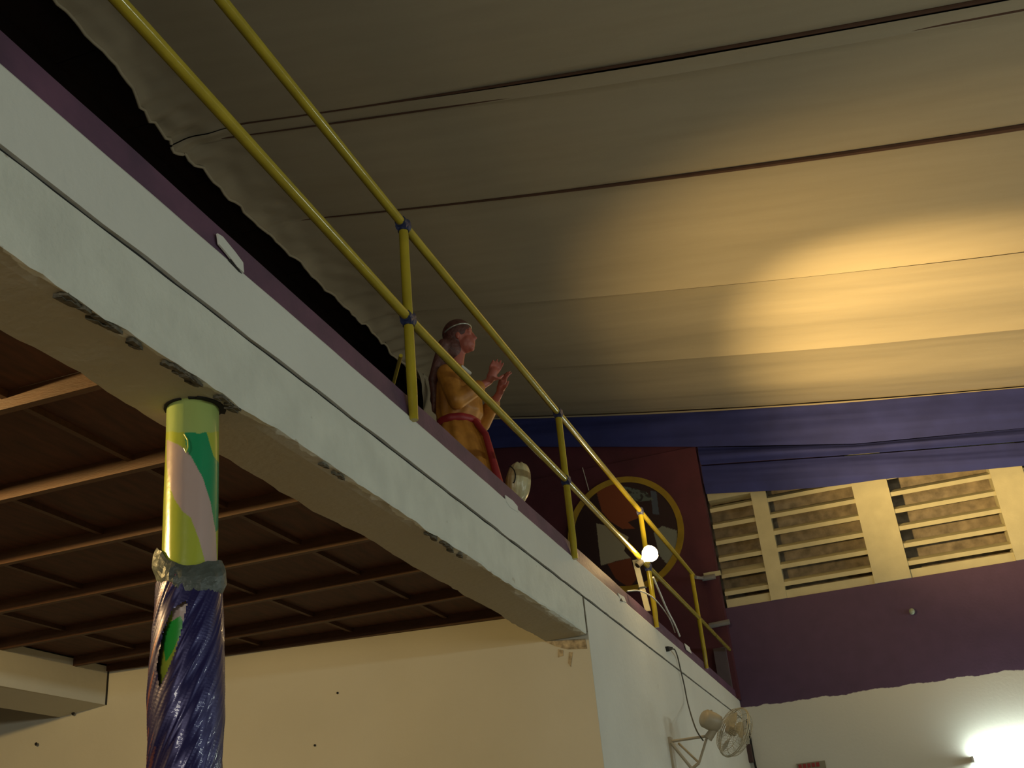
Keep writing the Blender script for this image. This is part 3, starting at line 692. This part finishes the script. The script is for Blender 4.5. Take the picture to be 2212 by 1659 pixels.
# ================================================================== FLUORESCENT LAMP, SIGN, CABLES ON THE FAR WALL
fp = at(2104, 1640, 1, 13.93)
fl = thing('tube_lamp', 'glowing fluorescent tube lamp mounted on the white far wall at lower right', 'lamp', (fp[0] + .62, 13.97, fp[2]))
MB().tube([(fp[0] + 0.0, 13.90, fp[2]), (fp[0] + 1.2, 13.90, fp[2] - .012)], 0.024, 16).build('tube', emit('tube_glow', (0.88, 1.0, 0.92), 80), fl, smooth=True)
MB().box(fp[0] - 0.03, fp[0] + 1.23, 13.965, 14.0, fp[2] - 0.025, fp[2] + 0.025).build('housing', WHITE, fl)
for q in (-0.028, 1.2): MB().box(fp[0] + q, fp[0] + q + 0.025, 13.87, 13.97, fp[2] - 0.03, fp[2] + 0.03).build('end_cap', WHITE, fl)
a = at(1720, 1650, 1, 13.97); b_ = at(1782, 1646, 1, 13.97)
sg = thing('wall_sign', 'red sign on the white far wall cut off by the bottom edge', 'sign', (a[0], 13.99, a[2] - .5))
MB().box(a[0], b_[0], 13.975, 14.0, a[2] - 0.45, a[2]).build('board', mat('sign_board', (0.22, 0.20, 0.14), 0.6), sg)
RL = mat('red_letters', (0.25, 0.02, 0.02), 0.6)
for k in range(5): MB().box(a[0] + 0.02 + k * 0.052, a[0] + 0.058 + k * 0.052, 13.970, 13.976, a[2] - 0.06, a[2] - 0.012).build('print_mark', RL, sg)
MB().box(a[0] + 0.01, b_[0] - 0.01, 13.970, 13.976, a[2] - 0.4, a[2] - 0.09).build('print_mark', RL, sg)
g = at(1970, 1322, 1, 13.97)
gl = thing('wall_bulb', 'small unlit glass globe on the purple far wall below the louvres', 'lamp', tuple(g))
MB().ell((g[0], 13.93, g[2]), (0.035, 0.035, 0.04)).build('globe', mat('glass_grey', (0.25, 0.30, 0.24), 0.12, var=0.1, coat=0.5), gl, smooth=True)
MB().lathe((g[0], 14.0, g[2]), [(0.03, 0), (0.03, 0.02), (0.02, 0.04)], 12, (0, -1, 0)).build('socket', GREY, gl)
wire('corner_cable', [(-1.60, 13.97, 1.66), (-1.598, 13.97, 1.5), (-1.60, 13.97, 1.2), (-1.585, 13.97, 0.9), (-1.59, 13.97, 0.4)], 0.014, BLACK, 'dark cable running down the far corner of the white wall')
tag(BX(-1.652, -1.60, 13.86, 13.95, 1.15, 1.36).build('switch_box', mat('dark_box', (0.05, 0.02, 0.02), 0.6)), 'small dark box in the far corner behind the wall fan', 'box')
# small nail marks on the far and end walls
for (u, v, ax, val, r) in ((729, 1497, 1, 6.52, .008), (78, 1607, 1, 6.1, .012), (158, 1541, 1, 6.12, .014), (680, 1610, 1, 6.5, .008)):
    p = at(u, v, ax, yend(at(u, v, 1, 6.5)[0]) - 0.002)
    MB().lathe(p, [(r, 0), (r * .7, 0.006)], 8, (0, -1, 0)).build('nail_hole', BLACK, wall_end)
# chipped patch in the end wall under the beam
for pts in ([(1175, 1385), (1262, 1378), (1266, 1400), (1225, 1402), (1200, 1396)], [(1205, 1402), (1216, 1404), (1216, 1416), (1205, 1420)], [(1228, 1408), (1236, 1408), (1232, 1440), (1226, 1432)]):
    P = [at(u, v, 1, yend(-1.9) - 0.003) for u, v in pts]
    P = [(p[0], yend(p[0]) - 0.003, p[2]) for p in P]
    MB().prism(P, (0, 0.002, 0)).build('chipped_patch', mat('dirty_patch', (0.34, 0.28, 0.18), 0.9, var=0.5, scale=30), wall_end)

# ================================================================== WALL FAN
YFAN = 9.2
fc = Vector(at(1572, 1578, 0, -1.30))     # centre of the cage
FY = 8.0
# work out a depth for the fan: bracket foot on the wall at (1440,1600)
foot = Vector(at(1447, 1602, 0, XF)); yb = foot.y
fan = thing('wall_fan', 'aged cream wall fan with a wire cage on a triangular bracket', 'fan', tuple(foot))
def fp_(u, v, y): return Vector(at(u, v, 1, y))
hub = fp_(1528, 1590, yb + 0.02)
MB().tube([foot + Vector((0.0, 0, 0)), hub], 0.011, 8).build('bracket_arm', BEIGE, fan, smooth=True)
ft2 = Vector(at(1452, 1700, 0, XF)); 
low = fp_(1510, 1648, yb + 0.02)
MB().tube([Vector(at(1466, 1606, 0, XF + 0.03)), low], 0.009, 8).build('bracket_arm', BEIGE, fan, smooth=True)
MB().tube([low, hub], 0.010, 8).build('bracket_arm', BEIGE, fan, smooth=True)
MB().tube([Vector(at(1449, 1604, 0, XF + 0.02)), fp_(1498, 1665, yb + 0.02)], 0.012, 8).build('bracket_arm', BEIGE, fan, smooth=True)
MB().tube([low, Vector((XF, low.y, low.z - 0.12))], 0.012, 8).build('bracket_arm', BEIGE, fan, smooth=True)
MB().box(XF, XF + 0.02, yb - 0.07, yb + 0.03, foot.z - 0.30, foot.z + 0.03).build('wall_plate', BEIGE, fan)
# cage axis
mc = fp_(1541, 1560, yb + 0.03); cc = fp_(1574, 1577, yb + 0.22); ax_ = (cc - mc).normalized()
ax_ = Vector((0.68, 0.60, -0.42)).normalized()
MB().lathe(mc - ax_ * 0.10, [(0.02, -0.005), (0.055, 0.0), (0.072, 0.02), (0.075, 0.10), (0.070, 0.14), (0.045, 0.155), (0.02, 0.16)], 24, ax_).build('motor_housing', BEIGE, fan, smooth=True)
MB().tube([mc + Vector((0, 0, 0.06)), mc + Vector((0, 0, 0.095))], 0.008, 8).build('knob', BEIGE, fan)
MB().tube([mc + Vector((0, 0, -0.05)), hub + Vector((0, 0, -0.02))], [0.03, 0.035], 12).build('neck', BEIGE, fan, smooth=True)
uu = ax_.orthogonal().normalized(); vv = ax_.cross(uu); gc = mc + ax_ * 0.13; RG = 0.20
WIREC = mat('cage_wire', (0.42, 0.38, 0.27), 0.35, metal=0.2)
cg = MB()
for rr, dd in ((1.0, 0.06), (1.0, 0.075), (0.88, 0.02), (0.88, 0.12), (0.35, -0.02), (0.35, 0.16), (0.65, 0.0), (0.65, 0.145)):
    cg.tube([gc + ax_ * dd + (uu * math.cos(t) + vv * math.sin(t)) * RG * rr for t in np.linspace(0, 2*PI, 37)], 0.0045 if rr == 1.0 else 0.002, 5, False)
for k in range(48):
    t = 2*PI*k/48; q = uu * math.cos(t) + vv * math.sin(t)
    cg.tube([gc + ax_ * dd + q * RG * rr for rr, dd in ((0.2, -0.022), (0.35, -0.02), (0.65, 0.0), (0.88, 0.02), (1.0, 0.065))], 0.0013, 4, False)
    cg.tube([gc + ax_ * dd + q * RG * rr for rr, dd in ((0.1, 0.163), (0.35, 0.16), (0.65, 0.145), (0.88, 0.12), (1.0, 0.07))], 0.0013, 4, False)
cg.build('cage', WIREC, fan, smooth=True)
MB().lathe(gc, [(0.03, 0.0), (0.035, 0.03), (0.03, 0.08), (0.01, 0.09)], 16, ax_).build('hub', BEIGE, fan, smooth=True)
BL = mat('blade_plastic', (0.45, 0.40, 0.28), 0.3, var=0.08)
for k in range(3):
    rows = []
    for i in range(7):
        s = i / 6; r = 0.03 + 0.14 * s; hw = 0.35 + 0.30 * math.sin(PI * min(1, s * 0.85 + .1)); row = []
        for j in range(6):
            t = 2*PI*k/3 + hw * (j / 5 - 0.5) * 1.6 + 0.3 * s; tw = 0.03 * (j / 5 - 0.5)
            row.append(gc + ax_ * (0.05 + tw) + (uu * math.cos(t) + vv * math.sin(t)) * r)
        rows.append(row)
    b = MB().grid(rows); b.grid([[p + ax_ * 0.003 for p in r] for r in rows], flip=True); b.build('blade', BL, fan, smooth=True)

# ================================================================== BARE BULB UNDER THE GALLERY (out of frame, left)
ub = Vector((-3.7, 1.95, 1.59))
l = bpy.data.lights.new('under_gallery_bulb_light', 'POINT'); l.energy = 240; l.color = (1.0, 0.66, 0.24); l.shadow_soft_size = 0.035
o = bpy.data.objects.new('under_gallery_bulb_light', l); COL.objects.link(o); o.location = (ub.x, ub.y, ub.z + H)
for o in bpy.data.objects:
    if '_o' in o: del o['_o']
